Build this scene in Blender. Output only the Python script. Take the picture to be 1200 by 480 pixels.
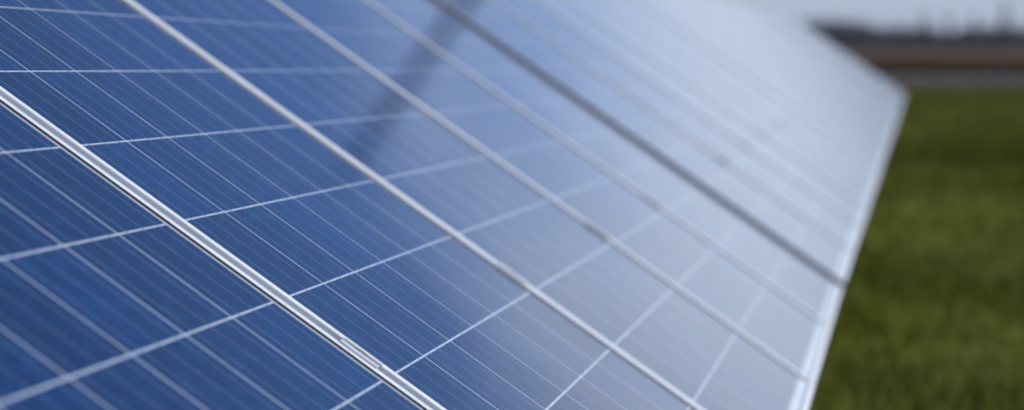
import bpy, math, random
from mathutils import Vector, Matrix, Quaternion

random.seed(7)
for o in list(bpy.data.objects):
    bpy.data.objects.remove(o)
scene = bpy.context.scene
COL = scene.collection
R = math.radians

# ------------------------------------------------------------------ camera
F_PX = 2538.0                       # focal length in pixels of a 1200 px wide picture
YAW, PITCH = 0.1783, 0.0735
CAM = Vector((0.171, -2.483, 0.650))
fwd = Vector((-math.sin(YAW) * math.cos(PITCH), math.cos(YAW) * math.cos(PITCH), -math.sin(PITCH)))
right = Vector((math.cos(YAW), math.sin(YAW), 0))
up = right.cross(fwd)
cd = bpy.data.cameras.new('camera')
cd.sensor_width = 36
cd.lens = 36 * F_PX / 1200
cd.clip_start = 0.05
cd.clip_end = 20000
cd.dof.use_dof = True
cd.dof.focus_distance = 2.76
cd.dof.aperture_fstop = 2.6
cd.dof.aperture_blades = 9
cam = bpy.data.objects.new('camera', cd)
cam.matrix_world = Matrix(((right.x, up.x, -fwd.x, CAM.x), (right.y, up.y, -fwd.y, CAM.y),
                           (right.z, up.z, -fwd.z, CAM.z), (0, 0, 0, 1)))
COL.objects.link(cam)
scene.camera = cam

# ------------------------------------------------------------------ sky and sun
SUN_EL, SUN_AZ = R(38), R(62)       # azimuth from +Y (along the row) towards +X (the side the panels face)
world = bpy.data.worlds.new('World')
scene.world = world
world.use_nodes = True
wn = world.node_tree.nodes
wl = world.node_tree.links
sky = wn.new('ShaderNodeTexSky')
sky.sky_type = 'NISHITA'
sky.sun_disc = False
sky.sun_elevation = SUN_EL
sky.sun_rotation = SUN_AZ
sky.altitude = 100
sky.air_density = 0.55
sky.dust_density = 0.02
sky.ozone_density = 9.0
bg = wn['Background']
bg.inputs['Strength'].default_value = 0.14
# low bank of bright cloud above a hazy horizon, all the way round; clear blue higher up
wtc = wn.new('ShaderNodeTexCoord')
wsp = wn.new('ShaderNodeSeparateXYZ')
wl.new(wtc.outputs['Generated'], wsp.inputs[0])
wmp = wn.new('ShaderNodeMapping')
wmp.inputs['Scale'].default_value = (1.0, 1.0, 2.5)
wmp.inputs['Location'].default_value = (13.89, 13.28, 15.19)
wl.new(wtc.outputs['Generated'], wmp.inputs['Vector'])
wno = wn.new('ShaderNodeTexNoise')
wno.inputs['Scale'].default_value = 4.0
wno.inputs['Detail'].default_value = 3
wl.new(wmp.outputs[0], wno.inputs['Vector'])
wsh = wn.new('ShaderNodeMath')               # ragged cloud tops
wsh.operation = 'MULTIPLY_ADD'
wsh.inputs[1].default_value = 0.20
wl.new(wno.outputs[0], wsh.inputs[0])
wad = wn.new('ShaderNodeMath')
wad.operation = 'ADD'
wad.inputs[1].default_value = -0.10
wl.new(wsp.outputs['Z'], wad.inputs[0])
wl.new(wad.outputs[0], wsh.inputs[2])
wfa = wn.new('ShaderNodeMapRange')
wfa.interpolation_type = 'SMOOTHSTEP'
wfa.inputs['From Min'].default_value = 0.10
wfa.inputs['From Max'].default_value = 0.23
wfa.inputs['To Min'].default_value = 0.96
wfa.inputs['To Max'].default_value = 0.04
wl.new(wsh.outputs[0], wfa.inputs['Value'])
wcr = wn.new('ShaderNodeMapRange')           # haze at the horizon to cloud above
wcr.interpolation_type = 'SMOOTHSTEP'
wcr.inputs['From Min'].default_value = 0.01
wcr.inputs['From Max'].default_value = 0.085
wl.new(wsp.outputs['Z'], wcr.inputs['Value'])
wcc = wn.new('ShaderNodeMix')
wcc.data_type = 'RGBA'
wl.new(wcr.outputs[0], wcc.inputs['Factor'])
wcc.inputs['A'].default_value = (2.93, 3.36, 4.16, 1)
wcc.inputs['B'].default_value = (6.6, 7.4, 8.7, 1)
wmx = wn.new('ShaderNodeMix')
wmx.data_type = 'RGBA'
wl.new(wfa.outputs[0], wmx.inputs['Factor'])
wl.new(sky.outputs['Color'], wmx.inputs['A'])
wl.new(wcc.outputs['Result'], wmx.inputs['B'])
wl.new(wmx.outputs['Result'], bg.inputs['Color'])
sun_dir = Vector((math.sin(SUN_AZ) * math.cos(SUN_EL), math.cos(SUN_AZ) * math.cos(SUN_EL), math.sin(SUN_EL)))
sd = bpy.data.lights.new('sun', 'SUN')
sd.energy = 3.5
sd.angle = R(0.6)
sd.color = (1.0, 0.95, 0.88)
sun = bpy.data.objects.new('sun', sd)
sun.rotation_euler = sun_dir.to_track_quat('Z', 'Y').to_euler()
COL.objects.link(sun)

scene.view_settings.view_transform = 'Standard'
scene.view_settings.look = 'None'
scene.view_settings.exposure = 0.0
scene.view_settings.gamma = 1.0
scene.view_settings.use_curve_mapping = False


# ------------------------------------------------------------------ helpers
def mat(name, base=(0.5, 0.5, 0.5), rough=0.6, metallic=0.0, spec=0.5):
    m = bpy.data.materials.new(name)
    m.use_nodes = True
    b = m.node_tree.nodes['Principled BSDF']
    b.inputs['Base Color'].default_value = (*base, 1)
    b.inputs['Roughness'].default_value = rough
    b.inputs['Metallic'].default_value = metallic
    b.inputs['Specular IOR Level'].default_value = spec
    return m, m.node_tree.nodes, m.node_tree.links, b


def ramp(n, stops):
    r = n.new('ShaderNodeValToRGB')
    els = r.color_ramp.elements
    while len(els) < len(stops):
        els.new(0.5)
    for e, (p, c) in zip(els, stops):
        e.position = p
        e.color = (*c, 1)
    return r


def noise(n, l, coord, scale, detail=4, mapping=None, rough=0.55):
    t = n.new('ShaderNodeTexNoise')
    t.inputs['Scale'].default_value = scale
    t.inputs['Detail'].default_value = detail
    t.inputs['Roughness'].default_value = rough
    if mapping:
        mp = n.new('ShaderNodeMapping')
        mp.inputs['Scale'].default_value = mapping
        l.new(coord, mp.inputs['Vector'])
        coord = mp.outputs['Vector']
    l.new(coord, t.inputs['Vector'])
    return t


def mesh(name, verts, faces, material):
    me = bpy.data.meshes.new(name)
    me.from_pydata([tuple(v) for v in verts], [], faces)
    me.materials.append(material)
    me.update()
    return me


def link(name, data, parent=None, loc=None, label=None, cat=None, group=None, kind=None):
    o = bpy.data.objects.new(name, data)
    COL.objects.link(o)
    if parent is not None:
        o.parent = parent
    if loc is not None:
        o.location = loc
    if label:
        o['label'] = label
    if cat:
        o['category'] = cat
    if group:
        o['group'] = group
    if kind:
        o['kind'] = kind
    return o


class MB:
    """collects vertices and faces"""
    def __init__(self):
        self.v, self.f = [], []

    def box(self, x0, x1, y0, y1, z0, z1):
        b = len(self.v)
        self.v += [(x0, y0, z0), (x1, y0, z0), (x1, y1, z0), (x0, y1, z0),
                   (x0, y0, z1), (x1, y0, z1), (x1, y1, z1), (x0, y1, z1)]
        self.f += [tuple(b + i for i in q) for q in
                   ((3, 2, 1, 0), (4, 5, 6, 7), (0, 1, 5, 4), (1, 2, 6, 5), (2, 3, 7, 6), (3, 0, 4, 7))]

    def tube(self, p, q, r0, r1, n=6):
        p, q = Vector(p), Vector(q)
        d = (q - p).normalized()
        a = d.orthogonal().normalized()
        c = d.cross(a)
        b = len(self.v)
        for pt, r in ((p, r0), (q, r1)):
            for i in range(n):
                t = 2 * math.pi * i / n
                self.v.append(tuple(pt + (a * math.cos(t) + c * math.sin(t)) * r))
        for i in range(n):
            j = (i + 1) % n
            self.f.append((b + i, b + j, b + n + j, b + n + i))
        self.f.append(tuple(b + i for i in reversed(range(n))))
        self.f.append(tuple(b + n + i for i in range(n)))

    def tri(self, a, b_, c):
        b = len(self.v)
        self.v += [tuple(a), tuple(b_), tuple(c)]
        self.f.append((b, b + 1, b + 2))

    def mesh(self, name, m):
        return mesh(name, self.v, self.f, m)


# ------------------------------------------------------------------ materials
def glassy(m, n, l, b):
    """solar glass bonded over the layer: anti-reflective, faintly wavy, a little dusty"""
    b.inputs['Coat Weight'].default_value = 1.0
    b.inputs['Coat IOR'].default_value = 1.39
    geo = n.new('ShaderNodeNewGeometry')
    dust = noise(n, l, geo.outputs['Position'], 6.0, 6, None, 0.7)
    dr = n.new('ShaderNodeMapRange')
    dr.inputs['From Min'].default_value = 0.35
    dr.inputs['From Max'].default_value = 0.7
    dr.inputs['To Min'].default_value = 0.055
    dr.inputs['To Max'].default_value = 0.12
    l.new(dust.outputs[0], dr.inputs['Value'])
    l.new(dr.outputs[0], b.inputs['Coat Roughness'])
    wave = noise(n, l, geo.outputs['Position'], 2.4, 1)
    bw = n.new('ShaderNodeBump')
    bw.inputs['Strength'].default_value = 1.0
    bw.inputs['Distance'].default_value = 0.0012
    l.new(wave.outputs[0], bw.inputs['Height'])
    l.new(bw.outputs[0], b.inputs['Coat Normal'])


M_CELL, n, l, b = mat('blue_silicon_cell', (0.012, 0.04, 0.16), 0.42, 0.4, 0.0)
glassy(None, n, l, b)
oi = n.new('ShaderNodeObjectInfo')
tc = n.new('ShaderNodeTexCoord')
add = n.new('ShaderNodeVectorMath')
add.operation = 'ADD'
mul = n.new('ShaderNodeVectorMath')
mul.operation = 'SCALE'
l.new(oi.outputs['Location'], mul.inputs[0])
mul.inputs['Scale'].default_value = 3.7
l.new(tc.outputs['Object'], add.inputs[0])
l.new(mul.outputs[0], add.inputs[1])
vo = n.new('ShaderNodeTexVoronoi')
vo.inputs['Scale'].default_value = 75
l.new(add.outputs[0], vo.inputs['Vector'])
sep = n.new('ShaderNodeSeparateColor')
l.new(vo.outputs['Color'], sep.inputs[0])
rp = ramp(n, [(0.0, (0.0004, 0.018, 0.074)), (0.55, (0.0008, 0.024, 0.096)), (1.0, (0.0022, 0.035, 0.126))])
l.new(sep.outputs[0], rp.inputs[0])
hs = n.new('ShaderNodeHueSaturation')
mr = n.new('ShaderNodeMapRange')
mr.inputs['To Min'].default_value = 0.74
mr.inputs['To Max'].default_value = 1.26
l.new(oi.outputs['Random'], mr.inputs['Value'])
l.new(mr.outputs[0], hs.inputs['Value'])
l.new(rp.outputs[0], hs.inputs['Color'])
l.new(hs.outputs[0], b.inputs['Base Color'])

M_SHEET, n, l, b = mat('white_backsheet', (0.55, 0.59, 0.65), 0.6, 0.0, 0.0)
glassy(None, n, l, b)
tc = n.new('ShaderNodeTexCoord')
t = noise(n, l, tc.outputs['Object'], 9)
rp = ramp(n, [(0.3, (0.43, 0.50, 0.60)), (0.7, (0.53, 0.60, 0.70))])
l.new(t.outputs[0], rp.inputs[0])
l.new(rp.outputs[0], b.inputs['Base Color'])

M_RIBBON, n, l, b = mat('tinned_ribbon', (0.20, 0.27, 0.40), 0.5, 0.2, 0.0)
glassy(None, n, l, b)
tc = n.new('ShaderNodeTexCoord')
t = noise(n, l, tc.outputs['Object'], 40)
rp = ramp(n, [(0.3, (0.10, 0.16, 0.28)), (0.7, (0.15, 0.21, 0.35))])
l.new(t.outputs[0], rp.inputs[0])
l.new(rp.outputs[0], b.inputs['Base Color'])

M_ALU, n, l, b = mat('anodised_aluminium', (0.74, 0.75, 0.75), 0.42, 0.15)
tc = n.new('ShaderNodeTexCoord')
t = noise(n, l, tc.outputs['Object'], 14, 5)
rp = ramp(n, [(0.3, (0.76, 0.79, 0.83)), (0.7, (0.84, 0.87, 0.90))])
l.new(t.outputs[0], rp.inputs[0])
l.new(rp.outputs[0], b.inputs['Base Color'])
mr = n.new('ShaderNodeMapRange')
mr.inputs['To Min'].default_value = 0.34
mr.inputs['To Max'].default_value = 0.55
l.new(t.outputs[0], mr.inputs['Value'])
l.new(mr.outputs[0], b.inputs['Roughness'])

M_CLAMP, n, l, b = mat('clamp_aluminium', (0.7, 0.72, 0.74), 0.38, 0.25)
t = noise(n, l, n.new('ShaderNodeTexCoord').outputs['Object'], 60)
rp = ramp(n, [(0.3, (0.64, 0.66, 0.68)), (0.7, (0.76, 0.78, 0.80))])
l.new(t.outputs[0], rp.inputs[0])
l.new(rp.outputs[0], b.inputs['Base Color'])

M_RUBBER, n, l, b = mat('black_gasket', (0.012, 0.012, 0.013), 0.6)
M_SEAL, n, l, b = mat('grey_sealant', (0.30, 0.31, 0.33), 0.8, 0.0, 0.1)
M_GAP_SHADE, n, l, b = mat('gap_shade_blue', (0.035, 0.052, 0.13), 0.5)  # dark blue colour stands in for shade in the table gaps
M_BOLT, n, l, b = mat('bolt_steel', (0.22, 0.21, 0.2), 0.4, 0.8)
M_STEEL, n, l, b = mat('galvanised_steel', (0.4, 0.41, 0.42), 0.5, 0.7)
t = noise(n, l, n.new('ShaderNodeTexCoord').outputs['Object'], 25)
rp = ramp(n, [(0.3, (0.32, 0.33, 0.34)), (0.7, (0.46, 0.47, 0.48))])
l.new(t.outputs[0], rp.inputs[0])
l.new(rp.outputs[0], b.inputs['Base Color'])

# ------------------------------------------------------------------ ground
GZ = CAM.z - 1.38                       # level of the ground
ROAD0, ROAD1 = CAM.y + 67.0, CAM.y + 77.5


def grid(name, xs, ys, zf, m, **kw):
    v = [(x, y, zf(x, y)) for y in ys for x in xs]
    nx = len(xs)
    f = [(j * nx + i, j * nx + i + 1, (j + 1) * nx + i + 1, (j + 1) * nx + i)
         for j in range(len(ys) - 1) for i in range(nx - 1)]
    me = mesh(name, v, f, m)
    for p in me.polygons:
        p.use_smooth = True
    return link(name, me, **kw)


M_FIELD, n, l, b = mat('dry_field', (0.1, 0.06, 0.035), 0.95, 0.0, 0.1)
tc = n.new('ShaderNodeTexCoord')
t = noise(n, l, tc.outputs['Object'], 1.0, 5, (0.012, 0.03, 1))
t2 = noise(n, l, tc.outputs['Object'], 1.0, 6, (0.4, 0.5, 1))
mx = n.new('ShaderNodeMix')
mx.inputs['Factor'].default_value = 0.35
l.new(t.outputs[0], mx.inputs[2])
l.new(t2.outputs[0], mx.inputs[3])
rp = ramp(n, [(0.32, (0.056, 0.031, 0.009)), (0.5, (0.095, 0.050, 0.015)), (0.68, (0.14, 0.074, 0.030))])
l.new(mx.outputs[0], rp.inputs[0])
l.new(rp.outputs[0], b.inputs['Base Color'])

M_LAWN, n, l, b = mat('grass_ground', (0.05, 0.075, 0.016), 0.95, 0.0, 0.1)
tc = n.new('ShaderNodeTexCoord')
t = noise(n, l, tc.outputs['Object'], 1.0, 3, (0.04, 0.22, 1))
t2 = noise(n, l, tc.outputs['Object'], 3.0, 6)
mx = n.new('ShaderNodeMix')
mx.inputs['Factor'].default_value = 0.4
l.new(t.outputs[0], mx.inputs[2])
l.new(t2.outputs[0], mx.inputs[3])
rp = ramp(n, [(0.34, (0.066, 0.080, 0.008)), (0.5, (0.115, 0.134, 0.014)), (0.66, (0.165, 0.178, 0.020))])
l.new(mx.outputs[0], rp.inputs[0])
l.new(rp.outputs[0], b.inputs['Base Color'])
bp = n.new('ShaderNodeBump')
bp.inputs['Distance'].default_value = 0.05
l.new(t2.outputs[0], bp.inputs['Height'])
l.new(bp.outputs[0], b.inputs['Normal'])

M_ROAD, n, l, b = mat('grey_asphalt', (0.075, 0.075, 0.08), 0.85)
tc = n.new('ShaderNodeTexCoord')
t = noise(n, l, tc.outputs['Object'], 1.0, 6, (0.08, 0.9, 1))
rp = ramp(n, [(0.35, (0.058, 0.058, 0.062)), (0.65, (0.098, 0.097, 0.10))])
l.new(t.outputs[0], rp.inputs[0])
l.new(rp.outputs[0], b.inputs['Base Color'])

M_VERGE, n, l, b = mat('earth_verge', (0.09, 0.06, 0.035), 0.95, 0.0, 0.1)
tc = n.new('ShaderNodeTexCoord')
t = noise(n, l, tc.outputs['Object'], 1.0, 5, (0.25, 1.2, 1))
rp = ramp(n, [(0.35, (0.06, 0.055, 0.022)), (0.6, (0.115, 0.070, 0.042))])
l.new(t.outputs[0], rp.inputs[0])
l.new(rp.outputs[0], b.inputs['Base Color'])


def span(a, b_, k):
    return [a + (b_ - a) * i / k for i in range(k + 1)]


def lawn_z(x, y):
    return GZ + 0.035 * math.sin(0.31 * y + 0.2 * math.sin(0.23 * x)) + 0.03 * math.sin(0.71 * x + 0.4 * y)


far = [-6000, -2500, -900, -300, -120, 0, 120, 300, 900, 2500, 6000]
grid('ground', far, far, lambda x, y: GZ - 0.12, M_FIELD, kind='structure')
grid('lawn', span(-45, 45, 90), span(-18, ROAD0 - 1.2, 90), lawn_z, M_LAWN, kind='structure')
# raised road with sloping verges
prof = [(ROAD0 - 2.0, -0.10), (ROAD0 - 1.0, 0.03), (ROAD0, 0.27), (ROAD0 + 0.3, 0.29)]
grid('road_verge', span(-420, 420, 60), [p[0] for p in prof],
     lambda x, y: GZ + dict(prof)[y] + 0.025 * math.sin(x * 1.7), M_VERGE, kind='structure')
grid('road', span(-420, 420, 20), [ROAD0 + 0.1, ROAD0 + 2.6, ROAD0 + 5.1, ROAD0 + 7.6, ROAD1],
     lambda x, y: GZ + 0.32 + 0.04 * (1 - abs(2 * (y - ROAD0) / 10.5 - 1)), M_ROAD, kind='structure')
prof2 = [(ROAD1 - 0.2, 0.30), (ROAD1 + 0.3, 0.29), (ROAD1 + 1.6, 0.0), (ROAD1 + 3.0, -0.14)]
grid('verge', span(-420, 420, 60), [p[0] for p in prof2],
     lambda x, y: GZ + dict(prof2)[y], M_VERGE, kind='structure')

# grass blades (nobody could count them)
M_BLADE, n, l, b = mat('grass_blade', (0.06, 0.09, 0.018), 0.8, 0.0, 0.03)
tc = n.new('ShaderNodeTexCoord')
t = noise(n, l, tc.outputs['Object'], 1.0, 5, (0.35, 0.5, 1))
t2 = noise(n, l, tc.outputs['Object'], 1.0, 3, (0.04, 0.22, 1))
mx = n.new('ShaderNodeMix')
mx.inputs['Factor'].default_value = 0.5
l.new(t.outputs[0], mx.inputs[2])
l.new(t2.outputs[0], mx.inputs[3])
rp = ramp(n, [(0.34, (0.088, 0.104, 0.009)), (0.5, (0.148, 0.168, 0.017)), (0.66, (0.21, 0.225, 0.026))])
l.new(mx.outputs[0], rp.inputs[0])
l.new(rp.outputs[0], b.inputs['Base Color'])


def blades(mb, count, d0, d1, h, w):
    for _ in range(count):
        d = math.sqrt(random.uniform(d0 * d0, d1 * d1))
        x = random.uniform(-1.6 - 0.02 * d, 2.8 + 0.13 * d)
        y = CAM.y + d
        z = lawn_z(x, y) - 0.01
        clump = 0.5 + 0.5 * math.sin(1.9 * x + 1.1 * math.sin(1.3 * y)) * math.sin(1.4 * y + 0.8 * math.sin(2.1 * x))
        hh = h * (0.4 + 0.5 * random.random() + 0.7 * clump ** 2)
        a = random.uniform(0, math.pi)
        dx, dy = math.cos(a) * w, math.sin(a) * w
        lx, ly = random.gauss(0, 0.4) * hh, random.gauss(0, 0.4) * hh
        mb.tri((x - dx, y - dy, z), (x + dx, y + dy, z), (x + lx, y + ly, z + hh))


mb = MB()
blades(mb, 34000, 5.5, 15, 0.085, 0.006)
blades(mb, 34000, 15, 34, 0.10, 0.011)
blades(mb, 26000, 34, 66, 0.11, 0.02)
link('grass', mb.mesh('grass', M_BLADE), label='short green grass growing beside the row of solar panels',
     cat='grass', kind='stuff')

# dry weeds beyond the road
M_WEED, n, l, b = mat('dry_weed', (0.11, 0.07, 0.042), 0.9, 0.0, 0.1)
tc = n.new('ShaderNodeTexCoord')
t = noise(n, l, tc.outputs['Object'], 1.0, 4, (0.1, 0.1, 1))
rp = ramp(n, [(0.35, (0.058, 0.036, 0.011)), (0.65, (0.11, 0.066, 0.024))])
l.new(t.outputs[0], rp.inputs[0])
l.new(rp.outputs[0], b.inputs['Base Color'])
mb = MB()
for _ in range(26000):
    d = random.uniform(83, 190)
    x = random.uniform(-0.12 * d - 4, 0.12 * d + 6)
    y = CAM.y + d
    hh = random.uniform(0.15, 0.5) * (1 + 0.4 * math.sin(x * 0.21 + y * 0.08))
    w = random.uniform(0.03, 0.08)
    a = random.uniform(0, math.pi)
    mb.tri((x - math.cos(a) * w, y - math.sin(a) * w, GZ - 0.14), (x + math.cos(a) * w, y + math.sin(a) * w, GZ - 0.14),
           (x + random.gauss(0, 0.12), y + random.gauss(0, 0.12), GZ - 0.14 + hh))
link('dry_weeds', mb.mesh('dry_weeds', M_WEED), label='brown dry weeds standing in the field beyond the road',
     cat='weeds', kind='stuff')

# ------------------------------------------------------------------ solar panels
ALPHA = 0.6016
W, L, GAP = 0.995, 1.976, 0.015
PITCHU = W + GAP
CELL, CP = 0.156, 0.159
MARG = 0.035
LIP, FH, GLASS = 0.0130, 0.040, -0.0030


def ring_mesh(name, prof, w, h, m):
    v, f = [], []
    k = len(prof)
    for cx, cy, sx, sy in ((0, 0, 1, 1), (w, 0, -1, 1), (w, h, -1, -1), (0, h, 1, -1)):
        for d, z in prof:
            v.append((cx + sx * d, cy + sy * d, z))
    for c in range(4):
        c2 = (c + 1) % 4
        for i in range(k):
            j = (i + 1) % k
            f.append((c * k + i, c2 * k + i, c2 * k + j, c * k + j))
    return mesh(name, v, f, m)


LB = GLASS - 0.0010                     # underside of the lip, let into the laminate
ME_FRAME = ring_mesh('frame', [(0, -FH), (0, -0.001), (0.001, 0), (LIP - 0.0006, 0), (LIP, -0.0004), (LIP, LB),
                               (0.0022, LB), (0.0022, -FH)], W, L, M_ALU)
ME_GASKET = ring_mesh('gasket', [(LIP - 0.003, LB + 0.0003), (LIP - 0.003, -0.0005), (LIP + 0.0003, -0.0005), (LIP + 0.0010, GLASS + 0.0006),
                                 (LIP + 0.0011, LB + 0.0003)], W, L, M_RUBBER)
ME_SEAL = ring_mesh('sealant', [(LIP + 0.0006, LB + 0.0002), (LIP + 0.0012, GLASS + 0.0002), (LIP + 0.0030, GLASS + 0.0002),
                                (LIP + 0.0034, LB + 0.0002)], W, L, M_SEAL)
mb = MB()
mb.box(0.0024, W - 0.0024, 0.0024, L - 0.0024, -0.0075, GLASS - 0.00010)
ME_SHEET = mb.mesh('backsheet', M_SHEET)
mb = MB()
hc = CELL / 2
hx = hc - 0.0003
mb.box(-hx, hx, -hc, hc, -0.0003, 0.0)
ME_CELL = mb.mesh('cell', M_CELL)
RW = 0.0010
RY0, RY1 = MARG - 0.004, MARG + 12 * CP + 0.004
mb = MB()
mb.box(-RW, RW, RY0, RY1, -0.00025, 0.0)
ME_RIBBON = mb.mesh('ribbon', M_RIBBON)
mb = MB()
mb.box(-0.0045, -0.0004, 0.001, L - 0.001, -FH, -0.0012)  # added strip, darkens the frame side like shade between tables
ME_GAP_SHADE = mb.mesh('gap_shade_strip', M_GAP_SHADE)
CX = [W / 2 + (i - 2.5) * CP for i in range(6)]
CY = [MARG + (j + 0.5) * CP for j in range(12)]
RX = [c + q * CELL / 3 for c in CX for q in (-1, 0, 1)]
mb = MB()
for x in CX:
    for y in CY:
        mb.box(x - hx, x + hx, y - hc, y + hc, GLASS - 0.0003, GLASS)
ME_CELLS = mb.mesh('cells', M_CELL)
mb = MB()
for x in RX:
    mb.box(x - RW, x + RW, RY0, RY1, GLASS - 0.0002, GLASS + 0.00005)
ME_RIBBONS = mb.mesh('ribbons', M_RIBBON)

# the row is set out on a slight slope: levelled about the camera
LEVEL = Matrix.Translation(CAM) @ Matrix.Rotation(-(PITCH - 0.0625), 4, right) @ Matrix.Translation(-CAM)


def table_matrix(origin, a, b_):
    U = Vector((a, 1, b_)).normalized()
    V = Vector((-math.cos(ALPHA), 0, math.sin(ALPHA)))
    N = U.cross(V).normalized()
    V = N.cross(U)
    return LEVEL @ Matrix(((U.x, V.x, N.x, origin[0]), (U.y, V.y, N.y, origin[1]),
                           (U.z, V.z, N.z, origin[2]), (0, 0, 0, 1)))


TABLES = []                             # (matrix, u of first panel, panel count)
TABLES.append((table_matrix((0, GAP / 2, 0), 0, 0), -1, 5))
a2, b2 = 0.0080, 0.01214
y0 = 4.04 + 0.075
UPN = Vector((math.sin(ALPHA), 0, math.cos(ALPHA))) * 0.008      # the farther tables stand a little proud
for k in range(4):
    s = k * (6 * PITCHU + 0.06)
    TABLES.append((table_matrix((a2 * s + UPN.x, y0 + s, b2 * s + UPN.z + (0.0, 0.002, -0.004, 0.0)[k]), a2, b2), 0, 6))

ORD = ['first', 'second', 'third', 'fourth', 'fifth', 'sixth']
LAB1 = ['navy solar panel nearest the camera, filling the lower left corner',
        'sharply focused blue solar panel just beyond the widest bright frame line',
        'softly blurred blue solar panel right behind the sharply focused panel',
        'paler blue solar panel crossed by the dark reflected streak, second before the dark gap',
        'pale hazy solar panel right before the wide dark gap']


def solar_panel(mw, label, group, detail):
    root = bpy.data.objects.new('solar_panel', None)
    root.empty_display_size = 0.2
    COL.objects.link(root)
    root.matrix_world = mw
    root['label'] = label
    root['category'] = 'solar panel'
    root['group'] = group
    link('frame', ME_FRAME, root)
    link('backsheet', ME_SHEET, root)
    link('gasket', ME_GASKET, root)
    link('sealant', ME_SEAL, root)
    if detail:
        for x in CX:
            for y in CY:
                link('cell', ME_CELL, root, (x, y, GLASS))
        for x in RX:
            link('ribbon', ME_RIBBON, root, (x, 0, GLASS + 0.00005))
    else:
        link('cells', ME_CELLS, root, kind='stuff')
        link('ribbons', ME_RIBBONS, root, kind='stuff')
    return root


rnd = random.Random(3)
for ti, (M, first, cnt) in enumerate(TABLES):
    for k in range(cnt):
        mw = M @ Matrix.Translation(((first + k) * PITCHU, 0, 0))
        if ti == 0 and k == 0:
            mw = mw @ Matrix.Translation((-0.010, 0, 0))          # the nearest joint is a little wider
        if ti or k > 1:
            c = Matrix.Translation((W / 2, L / 2, 0))
            mw = mw @ c @ Matrix.Rotation(rnd.gauss(0, 0.0016), 4, 'Y') @ Matrix.Rotation(rnd.gauss(0, 0.0007), 4, 'X') @ c.inverted()
        if ti == 0:
            lab, grp = LAB1[k], 'solar panels of the nearest table'
        elif ti == 1:
            lab = 'washed out pale solar panel, %s beyond the wide dark gap' % ORD[k]
            grp = 'solar panels of the table beyond the dark gap'
        else:
            lab = 'blurred whitish solar panel in the %s table of the row' % ORD[ti]
            grp = 'solar panels of the %s table' % ORD[ti]
        r = solar_panel(mw, lab, grp, ti < 2)
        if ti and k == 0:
            link('gap_shade_strip', ME_GAP_SHADE, r)  # painted shade for the gap before each later table

# mid clamps in the gaps between neighbouring frames
mb = MB()
mb.box(-0.0060, 0.0060, -0.0275, 0.0275, -0.020, -0.0030)     # channel web in the gap
ME_WEB = mb.mesh('web', M_CLAMP)
mb = MB()
mb.box(-0.0155, -0.0055, -0.0275, 0.0275, 0.0003, 0.0026)
ME_LIP = mb.mesh('lip', M_CLAMP)
mb = MB()
mb.box(0.0055, 0.0155, -0.0275, 0.0275, 0.0003, 0.0026)
ME_LIP2 = mb.mesh('lip', M_CLAMP)
mb = MB()
mb.tube((0, 0, -0.0032), (0, 0, 0.0025), 0.0062, 0.0058, 6)
ME_BOLT = mb.mesh('bolt', M_BOLT)


def clamp(mw, label, group):
    r = bpy.data.objects.new('panel_clamp', None)
    r.empty_display_size = 0.03
    COL.objects.link(r)
    r.matrix_world = mw
    r['label'] = label
    r['category'] = 'clamp'
    r['group'] = group
    link('web', ME_WEB, r)
    link('lip', ME_LIP, r)
    link('lip', ME_LIP2, r)
    link('bolt', ME_BOLT, r)


CL1 = ['sharp aluminium clamp on the nearest bright frame line',
       'slightly soft clamp on the second frame line from the camera',
       'blurred clamp on the third frame line from the camera',
       'blurred dark clamp on the last frame line before the dark gap']
for k in range(4):
    M = TABLES[0][0]
    clamp(M @ Matrix.Translation((k * PITCHU - GAP / 2 - (0.005 if k == 0 else 0), 0.555, 0)), CL1[k], 'panel clamps')
for k in range(1, 6):
    M = TABLES[1][0]
    clamp(M @ Matrix.Translation((k * PITCHU - GAP / 2, 0.555, 0)),
          'faint grey clamp spot, %s beyond the wide dark gap' % ORD[k - 1], 'panel clamps')

# racks that carry the tables
for ti, (M, first, cnt) in enumerate(TABLES):
    x0, x1 = first * PITCHU + 0.06, (first + cnt) * PITCHU - 0.08
    base = M @ Vector((x0, 0.555, 0))
    root = link('mounting_rack', None, loc=Vector((base.x, base.y, GZ)),
                label='galvanised steel rack standing under the %s table of solar panels' % ORD[ti],
                cat='rack', group='mounting racks')
    inv = Matrix.Translation(-root.location)
    for v in (0.555, 1.42):
        mb = MB()
        mb.box(x0 - 0.03, x1 + 0.03, v - 0.02, v + 0.02, -FH - 0.043, -FH - 0.003)
        o = link('rail', mb.mesh('rail', M_STEEL), root)
        o.data.transform(inv @ M)
        for q in range(4):
            top = M @ Vector((x0 + 0.15 + (x1 - x0 - 0.3) * q / 3, v, -FH - 0.05))
            mb = MB()
            mb.box(top.x - 0.03, top.x + 0.03, top.y - 0.03, top.y + 0.03, GZ - 0.15, top.z)
            o = link('post', mb.mesh('post', M_STEEL), root)
            o.data.transform(inv)

# ------------------------------------------------------------------ far background
M_BARK, n, l, b = mat('bare_wood', (0.08, 0.066, 0.07), 0.9, 0.0, 0.1)
tc = n.new('ShaderNodeTexCoord')
t = noise(n, l, tc.outputs['Object'], 1.0, 3, (0.05, 0.05, 0.15))
rp = ramp(n, [(0.35, (0.055, 0.047, 0.052)), (0.65, (0.10, 0.078, 0.078))])
l.new(t.outputs[0], rp.inputs[0])
l.new(rp.outputs[0], b.inputs['Base Color'])


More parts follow.
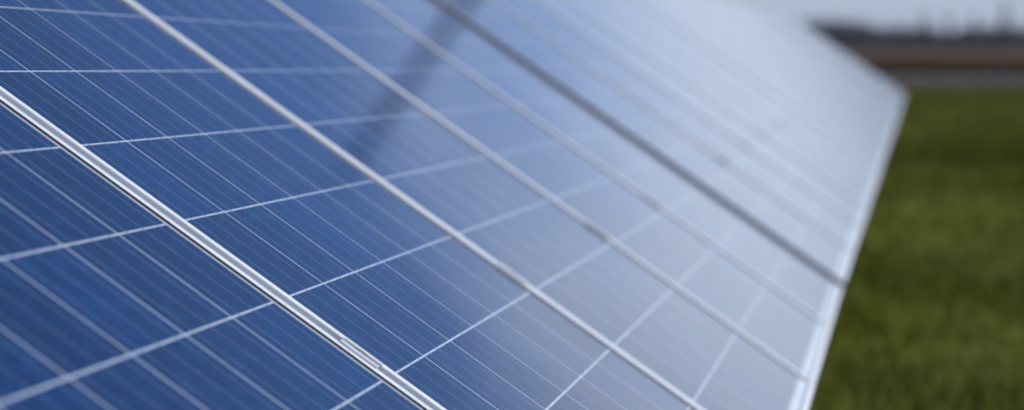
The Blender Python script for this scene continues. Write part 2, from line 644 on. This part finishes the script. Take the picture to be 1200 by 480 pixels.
def bare_tree(trunk, twigs, base, h, spread, rng, nb, nt, thick=1.0):
    base = Vector(base)
    top = base + Vector((rng.gauss(0, 0.03) * h, rng.gauss(0, 0.03) * h, h * 0.93))
    trunk.tube(base, base.lerp(top, 0.5), 0.018 * h * thick, 0.012 * h * thick, 5)
    trunk.tube(base.lerp(top, 0.5), top, 0.012 * h * thick, 0.003 * h * thick, 5)
    for i in range(nb):
        t = 0.16 + 0.8 * i / nb
        p = base.lerp(top, t)
        a = rng.uniform(0, 2 * math.pi)
        ln = spread * h * (0.35 + 0.65 * math.sin(math.pi * min(1, 0.25 + 0.75 * t))) * rng.uniform(0.7, 1.1)
        d = Vector((math.cos(a), math.sin(a), rng.uniform(0.5, 1.1))).normalized()
        q = p + d * ln
        twigs.tube(p, q, 0.0055 * h * thick, 0.0016 * h * thick, 3)
        for _ in range(nt):
            s = p.lerp(q, rng.uniform(0.3, 1.0))
            e = s + Vector((rng.gauss(0, 1), rng.gauss(0, 1), rng.uniform(-0.2, 1.6))) * ln * 0.22
            w = Vector((rng.gauss(0, 1), rng.gauss(0, 1), rng.gauss(0, 0.4))).normalized() * 0.008 * h * thick
            twigs.tri(s - w, s + w, e)


# unseen lattice boom, added only to mirror a soft dark streak in the glass
M_STREAK_BOOM, n, l, b = mat('streak_boom_dark', (0.03, 0.028, 0.027), 0.8)
t = noise(n, l, n.new('ShaderNodeTexCoord').outputs['Object'], 3.0, 4, (4, 4, 0.4))
rp = ramp(n, [(0.35, (0.02, 0.019, 0.018)), (0.65, (0.042, 0.038, 0.035))])
l.new(t.outputs[0], rp.inputs[0])
l.new(rp.outputs[0], b.inputs['Base Color'])
PB = Vector((-10.2, CAM.y + 45, GZ - 0.12))
PT = Vector((-2.75, CAM.y + 45, CAM.z + 10.2))
boom = link('streak_boom', None, loc=PB, cat='boom',
            label='dark lattice boom added unseen behind the row to mirror a soft dark streak in the glass')
ax = (PT - PB).normalized()
sx = ax.cross(Vector((0, 1, 0))).normalized()
sy = ax.cross(sx)
BL = (PT - PB).length
corners = [sx * a_ + sy * c_ for a_, c_ in ((-1, -1), (1, -1), (1, 1), (-1, 1))]


def boom_pt(k, t):
    return ax * (t * BL) + corners[k % 4] * (0.23 - 0.06 * t)


for k in range(4):
    mb = MB()
    mb.tube(boom_pt(k, -0.04), boom_pt(k, 1.0), 0.036, 0.026, 6)
    link('chord', mb.mesh('chord', M_STREAK_BOOM), boom)
mb = MB()
NB = 17
for i in range(NB):
    for k in range(4):
        mb.tube(boom_pt(k, i / NB), boom_pt(k + 1, (i + 1) / NB), 0.020, 0.020, 4)
        mb.tube(boom_pt(k, i / NB), boom_pt(k + 1, i / NB), 0.018, 0.018, 4)
link('bracing', mb.mesh('bracing', M_STREAK_BOOM), boom)

DT = 700.0
rng = random.Random(11)


def px_to_x(px, d):
    """lateral place of a picture column at a distance along the row"""
    r = right * ((px - 600) / F_PX) + fwd
    return CAM.x + r.x / r.y * d


mb = MB()
x = -130.0
while x < 130:
    for row in range(4):
        px = 1090 + (x + 2) / DT * F_PX
        hh = 10.4 if px < 1062 else 8.6
        if 1142 < px < 1160:
            hh = 6.3
        hh *= rng.uniform(0.8, 1.08)
        bare_tree(mb, mb, (x + rng.uniform(-1, 1), CAM.y + DT + row * 9 + rng.uniform(-3, 3), GZ - 0.3), hh, 0.30, rng, 18, 12, 2.0)
    # low scrub in front
    for _ in range(50):
        sx, sy = x + rng.uniform(-1.2, 1.2), CAM.y + DT - 6 + rng.uniform(-2, 30)
        hh = rng.uniform(2.0, 6.5)
        mb.tri((sx - 0.35, sy, GZ - 0.3), (sx + 0.35, sy, GZ - 0.3), (sx + rng.gauss(0, 0.6), sy, GZ + hh))
    x += 2.3
link('woodland', mb.mesh('woodland', M_BARK), label='grey purple belt of bare woodland along the horizon', cat='woodland', kind='stuff')

POP = [(1079, 13.0, 'leftmost of the tall bare trees above the woodland'),
       (1110, 12.5, 'second tall bare tree from the left above the woodland'),
       (1139, 11.8, 'third tall bare tree from the left above the woodland'),
       (1174, 16.3, 'tallest bare tree above the woodland, near the right border')]
for px, hh, lab in POP:
    root = link('bare_tree', None, loc=(px_to_x(px, DT - 12), CAM.y + DT - 12, GZ - 0.3), label=lab, cat='tree',
                group='tall bare trees on the horizon')
    tr, cr = MB(), MB()
    bare_tree(tr, cr, (0, 0, 0), hh, 0.17, rng, 44, 14, 1.5)
    link('trunk', tr.mesh('trunk', M_BARK), root)
    link('crown', cr.mesh('crown', M_BARK), root)
# ------------------------------------------------------------------ hazy air
hz = bpy.data.materials.new('thin_haze')
hz.use_nodes = True
hn = hz.node_tree.nodes
hn.remove(hn['Principled BSDF'])
pv = hn.new('ShaderNodeVolumePrincipled')
pv.inputs['Color'].default_value = (0.86, 0.90, 0.98, 1)
pv.inputs['Density'].default_value = 0.00011
hz.node_tree.links.new(pv.outputs[0], hn['Material Output'].inputs['Volume'])
mb = MB()
mb.box(-450, 450, -40, 780, GZ - 1.2, 21)
link('haze', mb.mesh('haze', hz), kind='stuff')
print('objects', len(bpy.data.objects), 'tris', sum(len(m.polygons) for m in bpy.data.meshes))
